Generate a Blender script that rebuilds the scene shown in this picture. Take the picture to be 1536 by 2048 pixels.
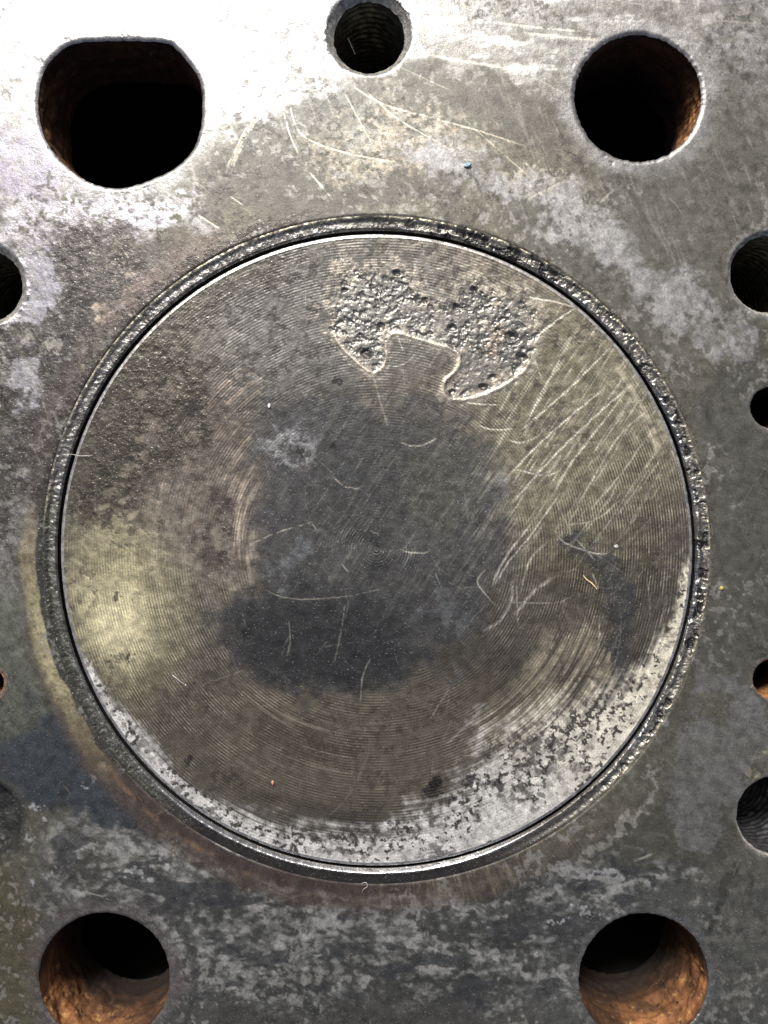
# A worn diesel piston at the top of its bore in an engine block deck, seen from straight above.
# 1 "px" of the layout = 0.1 mm in the world (S); the deck face is z = 0.
import bpy, math, random
import numpy as np
from mathutils import Vector

S = 1e-4
HC = 0.1592                                    # camera height above the deck
sc = bpy.context.scene
for o in list(bpy.data.objects): bpy.data.objects.remove(o)

# ---------------------------------------------------------------- camera
cd = bpy.data.cameras.new('camera'); cam = bpy.data.objects.new('camera', cd)
sc.collection.objects.link(cam); sc.camera = cam
cam.location = (0, 0, HC); cam.rotation_euler = (0, 0, 0)
cd.sensor_fit = 'VERTICAL'; cd.angle = 2*math.atan(1024*S/HC)
cd.clip_start = 0.005; cd.clip_end = 50

# ---------------------------------------------------------------- sky, sun, exposure
SUN_EL, SUN_AZ = math.radians(45), math.radians(-15)      # azimuth from +Y, positive towards +X
w = bpy.data.worlds.new('World'); sc.world = w; w.use_nodes = True
wn = w.node_tree; bg = wn.nodes['Background']
sky = wn.nodes.new('ShaderNodeTexSky'); sky.sky_type = 'NISHITA'; sky.sun_disc = False
sky.sun_elevation = SUN_EL; sky.sun_rotation = SUN_AZ
sky.air_density = 0.6; sky.dust_density = 7.0; sky.ozone_density = 0.2
wn.links.new(sky.outputs[0], bg.inputs[0]); bg.inputs[1].default_value = 0.085
sl = bpy.data.lights.new('sun', 'SUN'); sun = bpy.data.objects.new('sun', sl); sc.collection.objects.link(sun)
sl.energy = 3.6; sl.angle = math.radians(12); sl.color = (1.0, 0.99, 0.975)
sd = Vector((math.sin(SUN_AZ)*math.cos(SUN_EL), math.cos(SUN_AZ)*math.cos(SUN_EL), math.sin(SUN_EL)))
sun.rotation_euler = sd.to_track_quat('Z', 'Y').to_euler()
sc.view_settings.view_transform = 'Standard'; sc.view_settings.look = 'None'
sc.view_settings.exposure = 0.35; sc.view_settings.gamma = 1.0

# ---------------------------------------------------------------- numpy noise and drawing helpers
_tab = {}
def vn(x, y, seed=0):
    if seed not in _tab: _tab[seed] = np.random.RandomState(seed).rand(256, 256).astype(np.float32)
    T = _tab[seed]
    xi = np.floor(x).astype(np.int32); yi = np.floor(y).astype(np.int32)
    fx = (x-xi).astype(np.float32); fy = (y-yi).astype(np.float32)
    fx = fx*fx*(3-2*fx); fy = fy*fy*(3-2*fy)
    a, b, c, d = xi & 255, (xi+1) & 255, yi & 255, (yi+1) & 255
    return (T[a, c]*(1-fx)+T[b, c]*fx)*(1-fy) + (T[a, d]*(1-fx)+T[b, d]*fx)*fy
def fbm(x, y, size, octv=4, seed=0, gain=0.55):
    """fractal noise in about 0..1, mean 0.5; size = largest feature in px"""
    s = 0; a = 1; n = 0
    for k in range(octv):
        f = 2**k/size; cs, sn = math.cos(k*1.3+seed), math.sin(k*1.3+seed)
        s = s + a*vn((x*cs-y*sn)*f+17.3*k, (x*sn+y*cs)*f+5.1*k, seed*7+k); n += a; a *= gain
    return np.clip((s/n-0.5)*1.9+0.5, 0, 1)
def ss(a, b, x):
    t = np.clip((x-a)/(b-a), 0, 1); return t*t*(3-2*t)
def mix(a, b, t):
    if np.ndim(a) == 2 or np.ndim(b) == 1 and len(np.shape(b)) == 1 and np.shape(b)[0] == 3: t = np.asarray(t)[:, None]
    return a*(1-t)+b*t
def blob(x, y, cx, cy, rx, ry, deg=0):
    """1 at the centre, 0 at the edge of an ellipse (soft cone, negative beyond)"""
    c, s = math.cos(math.radians(deg)), math.sin(math.radians(deg))
    u = (x-cx)*c+(y-cy)*s; v = -(x-cx)*s+(y-cy)*c
    return 1-np.sqrt((u/rx)**2+(v/ry)**2)
def spline(P, n=8, closed=False):
    P = [np.array(p, float) for p in P]; m = len(P); out = []
    for i in range(m if closed else m-1):
        if closed: a, b, c, d = P[i-1], P[i], P[(i+1) % m], P[(i+2) % m]
        else: a, b, c, d = P[max(i-1, 0)], P[i], P[i+1], P[min(i+2, m-1)]
        for k in range(n):
            t = k/n
            out.append(0.5*((2*b)+(-a+c)*t+(2*a-5*b+4*c-d)*t*t+(-a+3*b-3*c+d)*t**3))
    if not closed: out.append(P[-1])
    return np.array(out)
def polydist(x, y, P, closed=False):
    d = np.full(x.shape, 1e9); Q = np.vstack([P, P[:1]]) if closed else P
    for (ax, ay), (bx, by) in zip(Q[:-1], Q[1:]):
        ex, ey = bx-ax, by-ay; L = ex*ex+ey*ey+1e-9
        t = np.clip(((x-ax)*ex+(y-ay)*ey)/L, 0, 1)
        d = np.minimum(d, (x-ax-t*ex)**2+(y-ay-t*ey)**2)
    return np.sqrt(d)
def inside(x, y, P):
    c = np.zeros(x.shape, bool); n = len(P)
    for i in range(n):
        x1, y1 = P[i]; x2, y2 = P[(i+1) % n]
        if y1 == y2: continue
        c ^= ((y1 > y) != (y2 > y)) & (x < (x2-x1)*(y-y1)/(y2-y1)+x1)
    return c
def polysd(x, y, P):
    """signed distance, positive inside"""
    return np.where(inside(x, y, P), 1, -1)*polydist(x, y, P, True)
def stroke(f, x, y, pts, wd, amp=1.0, seed=1, broken=0.35, sm=True):
    P = spline(pts, 6) if sm and len(pts) > 2 else np.array(pts, float)
    m = (x > P[:, 0].min()-wd*2) & (x < P[:, 0].max()+wd*2) & (y > P[:, 1].min()-wd*2) & (y < P[:, 1].max()+wd*2)
    idx = np.nonzero(m)[0]
    if not len(idx): return
    xs, ys = x[idx], y[idx]
    jx = (vn(xs/9, ys/9, seed+50)-0.5)*1.6
    d = polydist(xs+jx, ys+jx, P)
    a0, a1 = P[0], P[-1]; L = np.hypot(*(a1-a0))+1e-6
    t = ((xs-a0[0])*(a1[0]-a0[0])+(ys-a0[1])*(a1[1]-a0[1]))/L/L
    end = ss(-0.02, 0.14, t)*ss(1.02, 0.86, t)
    br = ss(broken-0.15, broken+0.15, vn(xs/4+3, ys/4, seed+90)*0.6+vn(xs/14, ys/14, seed+91)*0.5)
    v = np.clip(1.25-d/wd, 0, 1)*amp*(0.25+0.75*end)*(br if broken > 0 else 1)
    f[idx] = np.maximum(f[idx], v)

# ---------------------------------------------------------------- object helpers
def put(name, me, parent=None, mat=None):
    o = bpy.data.objects.new(name, me); sc.collection.objects.link(o)
    if parent: o.parent = parent
    if mat: me.materials.append(mat)
    return o
def root(name, label, cat, loc=(0, 0, 0)):
    o = bpy.data.objects.new(name, None); sc.collection.objects.link(o); o.location = loc
    o['label'] = label; o['category'] = cat; o.empty_display_size = 0.01
    return o
def tomesh(name, V, F, attrs=None, smooth=True):
    """V (n,3) metres, F (m,4) quads or (m,3) triangles; attrs: name -> (n,) or (n,3)"""
    me = bpy.data.meshes.new(name); k = F.shape[1]
    me.vertices.add(len(V)); me.vertices.foreach_set('co', V.astype(np.float32).ravel())
    me.loops.add(F.size); me.loops.foreach_set('vertex_index', F.astype(np.int32).ravel())
    me.polygons.add(len(F))
    me.polygons.foreach_set('loop_start', np.arange(0, F.size, k, dtype=np.int32))
    me.polygons.foreach_set('use_smooth', np.full(len(F), smooth))
    for a, v in (attrs or {}).items():
        if v.ndim == 1:
            me.attributes.new(a, 'FLOAT', 'POINT').data.foreach_set('value', v.astype(np.float32))
        else:
            c = np.ones((len(v), 4), np.float32); c[:, :3] = v
            me.attributes.new(a, 'FLOAT_COLOR', 'POINT').data.foreach_set('color', c.ravel())
    me.update(calc_edges=True); me.validate()
    return me
def wx(px): return (px-768)*S
def wy(py): return (1024-py)*S
def polar_mesh(name, cx, cy, prof, n, attrs_fn=None, jit=None, cap=False):
    """rings of (radius fn(theta) px, z fn or value in px); cx, cy px"""
    th = np.linspace(0, 2*np.pi, n, endpoint=False); R = []; Z = []
    for r, z in prof:
        R.append(r(th) if callable(r) else np.full(n, float(r))); Z.append(z(th) if callable(z) else np.full(n, float(z)))
    R = np.array(R); Z = np.array(Z); TH = np.broadcast_to(th, R.shape)
    X = cx+R*np.cos(TH); Y = cy+R*np.sin(TH)
    if jit: X, Y, Z = jit(X, Y, Z, R, TH)
    V = np.stack([wx(X), wy(Y), Z*S], -1).reshape(-1, 3); m = len(prof)
    i = np.arange(m-1)[:, None]*n; j = np.arange(n)[None, :]; jn = (j+1) % n
    F = np.stack([i+j, i+jn, i+n+jn, i+n+j], -1).reshape(-1, 4)
    at = attrs_fn(X.ravel(), Y.ravel(), Z.ravel(), R.ravel(), TH.ravel()) if attrs_fn else {}
    return tomesh(name, V, F, at)

# ---------------------------------------------------------------- node helpers
class G:
    def __init__(s, name):
        s.m = bpy.data.materials.new(name); s.m.use_nodes = True; s.t = s.m.node_tree; s.N = s.t.nodes; s.L = s.t.links
        s.b = s.N['Principled BSDF']
        tc = s.N.new('ShaderNodeTexCoord'); mp = s.N.new('ShaderNodeVectorMath'); mp.operation = 'SCALE'
        mp.inputs['Scale'].default_value = 1/S; s.L.new(tc.outputs['Object'], mp.inputs[0]); s.P = mp.outputs[0]   # in px
    def _in(s, sock, v):
        if isinstance(v, bpy.types.NodeSocket): s.L.new(v, sock)
        elif v is not None: sock.default_value = v
    def math(s, op, a, b=None, c=None, clamp=False):
        n = s.N.new('ShaderNodeMath'); n.operation = op; n.use_clamp = clamp
        for i, v in enumerate((a, b, c)): s._in(n.inputs[i], v)
        return n.outputs[0]
    def attr(s, name, col=False):
        n = s.N.new('ShaderNodeAttribute'); n.attribute_name = name; return n.outputs['Color' if col else 'Fac']
    def noise(s, size, det=3, rough=0.6, vec=None, dist=0, stretch=None):
        n = s.N.new('ShaderNodeTexNoise'); n.inputs['Scale'].default_value = 1/size; n.inputs['Detail'].default_value = det
        n.inputs['Roughness'].default_value = rough; n.inputs['Distortion'].default_value = dist
        v = vec or s.P
        if stretch:
            q = s.N.new('ShaderNodeVectorMath'); q.operation = 'MULTIPLY'; s.L.new(v, q.inputs[0]); q.inputs[1].default_value = stretch; v = q.outputs[0]
        s.L.new(v, n.inputs['Vector']); return n.outputs[0]
    def vor(s, size, rnd=1.0, out='Distance'):
        n = s.N.new('ShaderNodeTexVoronoi'); n.inputs['Scale'].default_value = 1/size; n.inputs['Randomness'].default_value = rnd
        s.L.new(s.P, n.inputs['Vector']); return n.outputs[out]
    def ramp(s, v, a, b, lo=0.0, hi=1.0):
        n = s.N.new('ShaderNodeMapRange'); n.interpolation_type = 'SMOOTHSTEP'
        for i, q in enumerate((v, a, b, lo, hi)): s._in(n.inputs[i], q)
        return n.outputs[0]
    def mixc(s, f, a, b, mode='MIX'):
        n = s.N.new('ShaderNodeMix'); n.data_type = 'RGBA'; n.blend_type = mode
        s._in(n.inputs[0], f)
        for i, v in ((6, a), (7, b)):
            if isinstance(v, tuple): v = (*v, 1)
            s._in(n.inputs[i], v)
        return n.outputs[2]
    def scalec(s, c, f):
        n = s.N.new('ShaderNodeVectorMath'); n.operation = 'SCALE'; s._in(n.inputs[0], c); s._in(n.inputs['Scale'], f); return n.outputs[0]
    def bump(s, h, dist, strength=1.0, nrm=None):
        n = s.N.new('ShaderNodeBump'); n.inputs['Distance'].default_value = dist*S; s._in(n.inputs['Strength'], strength)
        s.L.new(h, n.inputs['Height'])
        if nrm: s.L.new(nrm, n.inputs['Normal'])
        return n.outputs[0]
    def done(s, col, rough, metal, nrm=None, spec=0.5, aniso=None):
        b = s.b; s._in(b.inputs['Base Color'], (*col, 1) if isinstance(col, tuple) else col); s._in(b.inputs['Roughness'], rough)
        s._in(b.inputs['Metallic'], metal); b.inputs['Specular IOR Level'].default_value = spec
        if nrm: s.L.new(nrm, b.inputs['Normal'])
        if aniso is not None:
            s._in(b.inputs['Anisotropic'], aniso)
            t = s.N.new('ShaderNodeTangent'); t.direction_type = 'RADIAL'; t.axis = 'Z'; s.L.new(t.outputs[0], b.inputs['Tangent'])
        return s.m

# worn metal whose colour, roughness and bareness come from the wear and painted light map computed on the mesh, with grain and relief on top
def worn_metal(name, grain=1.0, groove=False):
    g = G(name)
    col = g.attr('wear_light_colour', True); ro = g.attr('wear_rough'); me = g.attr('wear_metal'); gr = g.attr('wear_grain')
    n1 = g.noise(3.2, 3, 0.65); n2 = g.noise(22, 4, 0.65); n3 = g.noise(7, 2, 0.6)
    f = g.math('MULTIPLY', g.ramp(n1, 0.28, 0.72, 0.74, 1.27), g.ramp(n2, 0.3, 0.7, 0.82, 1.2))
    c = g.scalec(col, f)
    sp = g.ramp(g.noise(3.4, 1, 0.5, stretch=(0.8, 1.3, 1)), 0.66, 0.75)          # small bare nicks, and glints painted as pale specks
    c = g.mixc(g.math('MULTIPLY', sp, g.math('MULTIPLY', gr, 0.75)), c, (0.62, 0.61, 0.59))
    r = g.math('ADD', ro, g.ramp(n2, 0.2, 0.8, -0.07, 0.08))
    h = g.math('ADD', g.math('MULTIPLY', n1, 0.6), g.math('MULTIPLY', n3, 0.8))
    nrm = g.bump(h, 0.85*grain, g.math('MULTIPLY', gr, 1.0))
    an = None
    if groove:
        ga = g.attr('wear_groove')
        off = g.N.new('ShaderNodeVectorMath'); off.operation = 'MULTIPLY'; g.L.new(g.P, off.inputs[0]); off.inputs[1].default_value = (1, 1, 0)
        ln = g.N.new('ShaderNodeVectorMath'); ln.operation = 'LENGTH'; g.L.new(off.outputs[0], ln.inputs[0])
        rr = g.math('ADD', ln.outputs['Value'], g.math('MULTIPLY', g.noise(160, 1), 5.0))
        s1 = g.math('SINE', g.math('MULTIPLY', rr, 2*math.pi/5.6))
        fine = g.noise(1.0, 2, 0.6, vec=None)
        cmb = g.N.new('ShaderNodeCombineXYZ'); g.L.new(g.math('MULTIPLY', rr, 0.5), cmb.inputs[0])
        band = g.noise(2.2, 3, 0.7, vec=cmb.outputs[0]); wide = g.noise(26, 2, 0.6, vec=cmb.outputs[0])
        gm = g.math('MULTIPLY', ga, g.ramp(g.noise(46, 4, 0.65), 0.35, 0.65, 0.12, 1.0))
        hh = g.math('ADD', g.math('MULTIPLY', s1, 0.5), g.math('MULTIPLY', band, 1.1))
        nrm = g.bump(hh, 0.34, gm, nrm)
        c = g.scalec(c, g.math('ADD', 1.0, g.math('MULTIPLY', gm, g.math('ADD', g.math('MULTIPLY', s1, 0.13), g.math('MULTIPLY', g.math('SUBTRACT', wide, 0.5), 0.9)))))
        an = g.math('MULTIPLY', ga, 0.65)
    return g.done(c, r, me, nrm, 0.5, an)
M_DECK = worn_metal('worn_cast_iron_deck')
M_CROWN = worn_metal('turned_piston_metal', groove=True)
M_PATCH = worn_metal('eroded_metal', 0.8)
M_RIM = worn_metal('sooty_liner_metal', 1.2)
def rust_mat():
    g = G('rusty_passage_wall'); r = g.attr('wear_rust_shade')
    c = g.mixc(g.ramp(g.noise(40, 5, 0.65), 0.35, 0.68), (0.12, 0.052, 0.024), (0.44, 0.195, 0.075))
    c = g.mixc(g.ramp(g.noise(17, 4, 0.7), 0.56, 0.66), c, (0.55, 0.31, 0.11))
    c = g.mixc(g.ramp(g.noise(11, 3, 0.6), 0.58, 0.70), c, (0.035, 0.02, 0.014))
    c = g.mixc(r, (0.016, 0.010, 0.007), c)
    return g.done(c, 0.82, 0.0, g.bump(g.noise(7, 5, 0.6), 1.4), 0.3)
M_RUST = rust_mat()
def flat(name, col, rough, metal=0.0, nz=12, bd=1.0):
    g = G(name); c = g.scalec(col, g.ramp(g.noise(nz, 3), 0.25, 0.75, 0.6, 1.35)) if False else g.mixc(g.ramp(g.noise(nz, 4), 0.3, 0.7), tuple(x*0.6 for x in col), tuple(min(1, x*1.35) for x in col))
    return g.done(c, rough, metal, g.bump(g.noise(nz*0.4, 3), bd))
M_THREAD = flat('oily_thread_steel', (0.12, 0.115, 0.09), 0.38, 0.6, 14, 1.2)
M_BRIGHT = flat('lit_thread_steel', (0.30, 0.30, 0.31), 0.34, 0.95, 14, 0.8)  # thread steel lightened in colour to look brightly lit
M_CSINK = flat('worn_countersink_steel', (0.34, 0.33, 0.30), 0.42, 0.5, 10, 1.6)
M_BLACK = flat('near_black_iron', (0.012, 0.012, 0.012), 0.7, 0.1)  # near black, for the bore wall and skirt
M_CAV = flat('shaded_cast_cavity', (0.010, 0.008, 0.007), 0.9)
M_CAST = flat('rough_cast_side', (0.09, 0.085, 0.075), 0.7, 0.4, 30, 4)
M_LAND = flat('worn_bright_steel', (0.45, 0.44, 0.42), 0.30, 0.75, 9, 0.5)

# ================================================================= HOLE OUTLINES (centre, radius as a table over theta)
NT = 720
TH = np.linspace(0, 2*np.pi, NT, endpoint=False)
def circ(r, rag, seed):
    n = sum(np.sin(TH*k+seed*k*1.7+k)*0.7/k**0.6 for k in (2, 3, 5, 7)) * rag
    n = n + (np.interp(TH, np.linspace(0, 2*np.pi, 161), np.r_[(q := np.random.RandomState(seed).rand(160)), q[0]])-0.5)*rag*1.8
    return r+n
def from_outline(pts, c, rag, seed):
    P = spline(pts, 12, True); a = np.arctan2(P[:, 1]-c[1], P[:, 0]-c[0]) % (2*np.pi); r = np.hypot(P[:, 0]-c[0], P[:, 1]-c[1])
    o = np.argsort(a); a, r = a[o], r[o]
    return np.interp(TH, np.r_[a[-1]-2*np.pi, a, a[0]+2*np.pi], np.r_[r[-1], r, r[0]]) + circ(0, rag, seed)
def table(T): return lambda th: np.interp(np.asarray(th) % (2*np.pi), np.r_[TH, 2*np.pi], np.r_[T, T[0]])
TLP = [(165, 83), (245, 80), (325, 83), (352, 96), (377, 125), (399, 158), (405, 200), (402, 248), (386, 296), (350, 334), (300, 358), (245, 375),
       (203, 372), (162, 356), (121, 322), (95, 288), (79, 245), (75, 200), (83, 150), (103, 116), (132, 93)]
HOLES = [  # kind, cx, cy, radius table, label
    ('coolant_passage', 240, 225, from_outline(TLP, (240, 225), 0.9, 3), 'large rounded opening with one flat side and brown walls'),
    ('coolant_passage', 1277, 195, circ(127, 1.3, 5), 'round opening with rusty streaked walls'),
    ('coolant_passage', 1288, 1958, circ(130, 0.9, 8), 'round opening with bright orange rusty walls'),
    ('coolant_passage', 208, 1957, circ(131, 0.8, 11), 'round opening with yellow brown rusty walls'),
    ('bolt_hole', 738, 66, circ(86, 0.9, 13), 'threaded hole with a worn countersink'),
    ('bolt_hole', 1541, 546, circ(84, 0.8, 17), 'threaded hole with a worn countersink'),
    ('bolt_hole', 1553, 1632, circ(81, 0.5, 19), 'threaded hole with bright threads'),
    ('bolt_hole', -41, 1642, circ(82, 0.9, 23), 'hole filled nearly to the top with dark grime'),
    ('bolt_hole', -33, 569, circ(84, 0.9, 29), 'threaded hole with a bright worn edge'),
    ('dowel_hole', 1543, 815, circ(42, 0.7, 31), 'small dark hole'),
    ('dowel_hole', 1547, 1358, circ(41, 0.7, 37), 'small dark hole with a rusty wall'),
    ('dowel_hole', -20, 1366, circ(28, 0.6, 41), 'small hole with a rusty wall'),
]
PC = (753, 1100); PR = 634.5               # piston centre and radius
LC = (752.4, 1099.3); LR_IN, LR_OUT = 640.5, 668
HOLES_ALL = HOLES+[('bore', LC[0], LC[1], np.full(NT, float(LR_OUT)-0.5), '')]

def grid_mesh(xs, ys, keep, project):
    """tensor grid -> kept quads with their border pulled onto the outlines. Returns X, Y (flat, used only) and faces"""
    X, Y = np.meshgrid(xs, ys); X = X.copy(); Y = Y.copy()
    out = keep(X, Y)
    nb = np.zeros_like(out)
    nb[1:] |= out[:-1]; nb[:-1] |= out[1:]; nb[:, 1:] |= out[:, :-1]; nb[:, :-1] |= out[:, 1:]
    nb[1:, 1:] |= out[:-1, :-1]; nb[1:, :-1] |= out[:-1, 1:]; nb[:-1, 1:] |= out[1:, :-1]; nb[:-1, :-1] |= out[1:, 1:]
    sn = nb & ~out; ij = np.nonzero(sn)
    X[ij], Y[ij] = project(X[ij], Y[ij])
    use = out | sn
    fo = out[:-1, :-1] | out[1:, :-1] | out[:-1, 1:] | out[1:, 1:]
    fu = (use[:-1, :-1] & use[1:, :-1] & use[:-1, 1:] & use[1:, 1:]) & fo
    idn = np.full(X.shape, -1, np.int64)
    vu = np.zeros_like(use); vu[:-1, :-1] |= fu; vu[1:, :-1] |= fu; vu[:-1, 1:] |= fu; vu[1:, 1:] |= fu
    idn[vu] = np.arange(vu.sum())
    F = np.stack([idn[:-1, :-1][fu], idn[1:, :-1][fu], idn[1:, 1:][fu], idn[:-1, 1:][fu]], -1)
    return X[vu], Y[vu], F

# ================================================================= ENGINE BLOCK
block = root('engine_block', 'worn cast iron engine block deck with oily stains and rusty holes', 'engine block')
def axis(lo, hi, f0, f1, step):
    core = list(np.arange(f0, f1+0.01, step)); a = f0; b = f1; d = step; L = []; R = []
    while a > lo: d = min(d*1.35, 40); a -= d; L.append(max(a, lo))
    d = step
    while b < hi: d = min(d*1.35, 40); b += d; R.append(min(b, hi))
    return np.array(L[::-1]+core+R)
xs = axis(-620, 2160, -12, 1548, 2.0); ys = axis(-620, 2660, -12, 2060, 2.0)
rt = [(cx, cy, table(T)) for _, cx, cy, T, _ in HOLES_ALL]
def dk(X, Y):
    ok = np.ones(X.shape, bool)
    for cx, cy, f in rt:
        m = np.hypot(X-cx, Y-cy) < 700 if cx == LC[0] else np.hypot(X-cx, Y-cy) < 200
        a = np.arctan2(Y[m]-cy, X[m]-cx); ok[m] &= np.hypot(X[m]-cx, Y[m]-cy) > f(a)
    return ok
def dp(x, y):
    best = np.full(x.shape, 1e9); ox, oy = x.copy(), y.copy()
    for cx, cy, f in rt:
        a = np.arctan2(y-cy, x-cx); r = f(a); d = np.abs(np.hypot(x-cx, y-cy)-r); m = d < best
        best[m] = d[m]; ox[m] = (cx+r*np.cos(a))[m]; oy[m] = (cy+r*np.sin(a))[m]
    return ox, oy
DX, DY, DF = grid_mesh(xs, ys, dk, dp)

def hole_dist(x, y, i):
    cx, cy, f = rt[i]; return np.hypot(x-cx, y-cy)-f(np.arctan2(y-cy, x-cx))

def deck_maps(x, y):
    n = len(x)
    wxn = (fbm(x, y, 64, 5, 1, 0.66)-0.5)*80; wyn = (fbm(x, y, 64, 5, 2, 0.66)-0.5)*80       # ragged edges
    X, Y = x+wxn, y+wyn
    hf = fbm(x, y, 8, 2, 3, 0.7); mf = fbm(x, y, 38, 4, 4, 0.66); lf = fbm(x, y, 190, 4, 5); st = fbm(x*0.35, y, 16, 4, 6)   # st = horizontal streaks
    vf = fbm(x, y, 14, 3, 77)
    r = np.hypot(x-LC[0], y-LC[1]); th = np.degrees(np.arctan2(-(y-LC[1]), x-LC[0])) % 360      # 0 = right, 90 = top
    col = np.tile(np.array([0.112, 0.108, 0.086]), (n, 1)); ro = np.full(n, 0.44); me = np.full(n, 0.62); gr = np.full(n, 0.35)
    def lay(c, m, rough=None, metal=None, grain=None):
        nonlocal col, ro, me, gr
        m = np.clip(m, 0, 1); col = col*(1-m[:, None])+np.array(c)*m[:, None]
        if rough is not None: ro = ro*(1-m)+rough*m
        if metal is not None: me = me*(1-m)+metal*m
        if grain is not None: gr = gr*(1-m)+grain*m
    col = col*(0.78+0.44*lf)[:, None]; ww = vn((x*0.5+y*0.87)/120, (x*0.87-y*0.5)/7, 44)*0.5+vn((x*0.3+y*0.95)/60, (x*0.95-y*0.3)/4, 45)*0.5
    # --- upper part: bright glare put into the colour as pale metal
    up = ss(420, 60, Y)*ss(1250, 500, x+0.4*Y)
    lay((0.42, 0.42, 0.43), np.clip(up*1.3, 0, 1)*ss(0.05, 0.75, mf*0.5+up*0.55), 0.40, 0.85, 0.4)
    lay((0.25, 0.247, 0.24), ss(330, 60, Y)*(0.35+0.65*ss(0.25, 0.7, st*0.6+vf*0.4))*0.85, 0.40, 0.8, 0.45); lay((0.50, 0.49, 0.47), ss(330, 60, y)*ss(1560, 1300, x+y*.3)*ss(0.62, 0.80, fbm(x*0.16+y*0.03, y, 12, 4, 61)*0.6+mf*0.4)*0.8, 0.38, 0.8)
    lay((0.38, 0.37, 0.40), ss(0.0, 0.5, blob(X, Y, 150, 440, 330, 75, -8))*ss(0.3, 0.55, st*0.5+hf*0.5+0.1), 0.36, 0.9, 0.6)
    lay((0.30, 0.29, 0.35), ss(0.0, 0.4, blob(X, Y, 60, 330, 150, 90))*0.7, 0.42, 0.85, 0.5)
    # --- olive oil film, upper middle and right
    lay((0.098, 0.094, 0.078), ss(0.0, 0.35, blob(X, Y, 950, 215, 360, 80, 12))*0.85, 0.44, 0.4, 0.25)
    lay((0.096, 0.093, 0.079), ss(0.0, 0.3, np.maximum(blob(X, Y, 570, 300, 210, 115, -35), blob(X, Y, 700, 385, 330, 60, -5)))*0.85, 0.44, 0.4, 0.3)
    lay((0.092, 0.090, 0.076), ss(0.0, 0.3, np.maximum(blob(X, Y, 1440, 430, 280, 270, 0), blob(X, Y, 1200, 560, 300, 90, 45)))*0.85, 0.44, 0.4, 0.25)
    lay((0.070, 0.070, 0.060), ss(0.0, 0.25, blob(X, Y, 1490, 1080, 130, 430, 0))*0.9, 0.44, 0.4, 0.2)
    lay((0.062, 0.062, 0.052), ss(0.0, 0.25, blob(X, Y, 1300, 1700, 330, 90, -25))*0.85, 0.42, 0.5, 0.15)
    # --- scuffed tan area under the upper bolt hole
    lay((0.30, 0.27, 0.22), ss(0.0, 0.8, blob(X, Y, 850, 270, 230, 90, 15))*ss(0.3, 0.7, hf*0.5+st*0.5)*0.8, 0.40, 0.8, 0.6)
    lay((0.28, 0.245, 0.19), ss(0.0, 0.7, blob(X, Y, 760, 325, 190, 55, 5))*ss(0.3, 0.7, hf*0.6+mf*0.4)*0.7, 0.42, 0.8, 0.6)
    lay((0.40, 0.36, 0.27), ss(0.0, 0.4, blob(X, Y, 1110, 400, 110, 40, 40))*ss(0.42, 0.62, hf*0.6+mf*0.4)*0.8, 0.40, 0.8, 0.7)
    # --- blue grey scuffed band running down to the right
    b1 = np.maximum.reduce([blob(X, Y, 930, 345, 170, 42, 18), blob(X, Y, 1180, 455, 190, 52, 36), blob(X, Y, 1330, 580, 170, 58, 40), blob(X, Y, 1450, 690, 90, 45, 20)])
    lay((0.24, 0.24, 0.238), ss(0.0, 0.35, b1+(hf-0.5)*0.22)*(0.45+0.55*ss(0.25, 0.6, mf))*0.9, 0.5, 0.7, 0.35)
    lay((0.33, 0.33, 0.325), ss(0.0, 0.5, b1)*ss(0.45, 0.68, mf*0.5+hf*0.5)*0.45, 0.46, 0.8, 0.4)
    b2 = np.maximum.reduce([blob(X, Y, 1425, 1540, 85, 105, -15), blob(X, Y, 1490, 1460, 60, 70), blob(X, Y, 1395, 1640, 50, 50), blob(X, Y, 1450, 1370, 50, 40)])
    lay((0.17, 0.17, 0.165), ss(0.0, 0.2, b2+(hf-0.5)*0.3)*(0.45+0.5*mf), 0.48, 0.7, 0.25)
    lay((0.28, 0.27, 0.20), ss(0.0, 0.4, blob(X, Y, 1520, 1530, 40, 60, 20))*ss(0.4, 0.6, mf), 0.5, 0.6, 0.4)
    lay((0.26, 0.25, 0.22), ss(0.0, 0.25, blob(X, Y, 1240, 1650, 170, 11, -47))*ss(0.35, 0.5, mf*0.6+vf*0.5)*0.9, 0.48, 0.7, 0.4)
    lay((0.26, 0.25, 0.20), ss(0.0, 0.3, blob(X, Y, 1490, 1880, 90, 160, 15))*ss(0.35, 0.6, mf*0.5+st*0.5)*0.75, 0.5, 0.7, 0.4)
    # --- left side: dark, rough, glittering
    lf2 = ss(0.0, 0.35, np.maximum(blob(X, Y, 180, 720, 330, 300, 60), blob(X, Y, 60, 960, 150, 260)))
    lay((0.082, 0.078, 0.073), lf2*ss(0.05, 0.4, mf+0.15), 0.36, 0.72, 1.0); lay((0.045, 0.042, 0.040), lf2*ss(0.5, 0.64, mf*0.5+hf*0.5)*0.7)
    lay((0.13, 0.112, 0.10), ss(0.0, 0.4, blob(X, Y, 300, 560, 230, 50, -42))*0.5, 0.42, 0.6, 0.5)
    lay((0.28, 0.24, 0.20), ss(0.0, 0.4, blob(X, Y, 210, 600, 110, 16, -50))*ss(0.4, 0.6, mf), 0.42, 0.7, 0.6)
    lay((0.26, 0.26, 0.29), ss(0.0, 0.35, blob(X, Y, 80, 570, 45, 120, 0))*ss(0.3, 0.55, mf+0.1)*0.85, 0.42, 0.8, 0.5)
    lay((0.28, 0.28, 0.30), ss(0.0, 0.3, blob(X, Y, 40, 730, 32, 150, 8))*ss(0.35, 0.6, st*0.4+mf*0.6)*0.85, 0.42, 0.8, 0.6)
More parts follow.
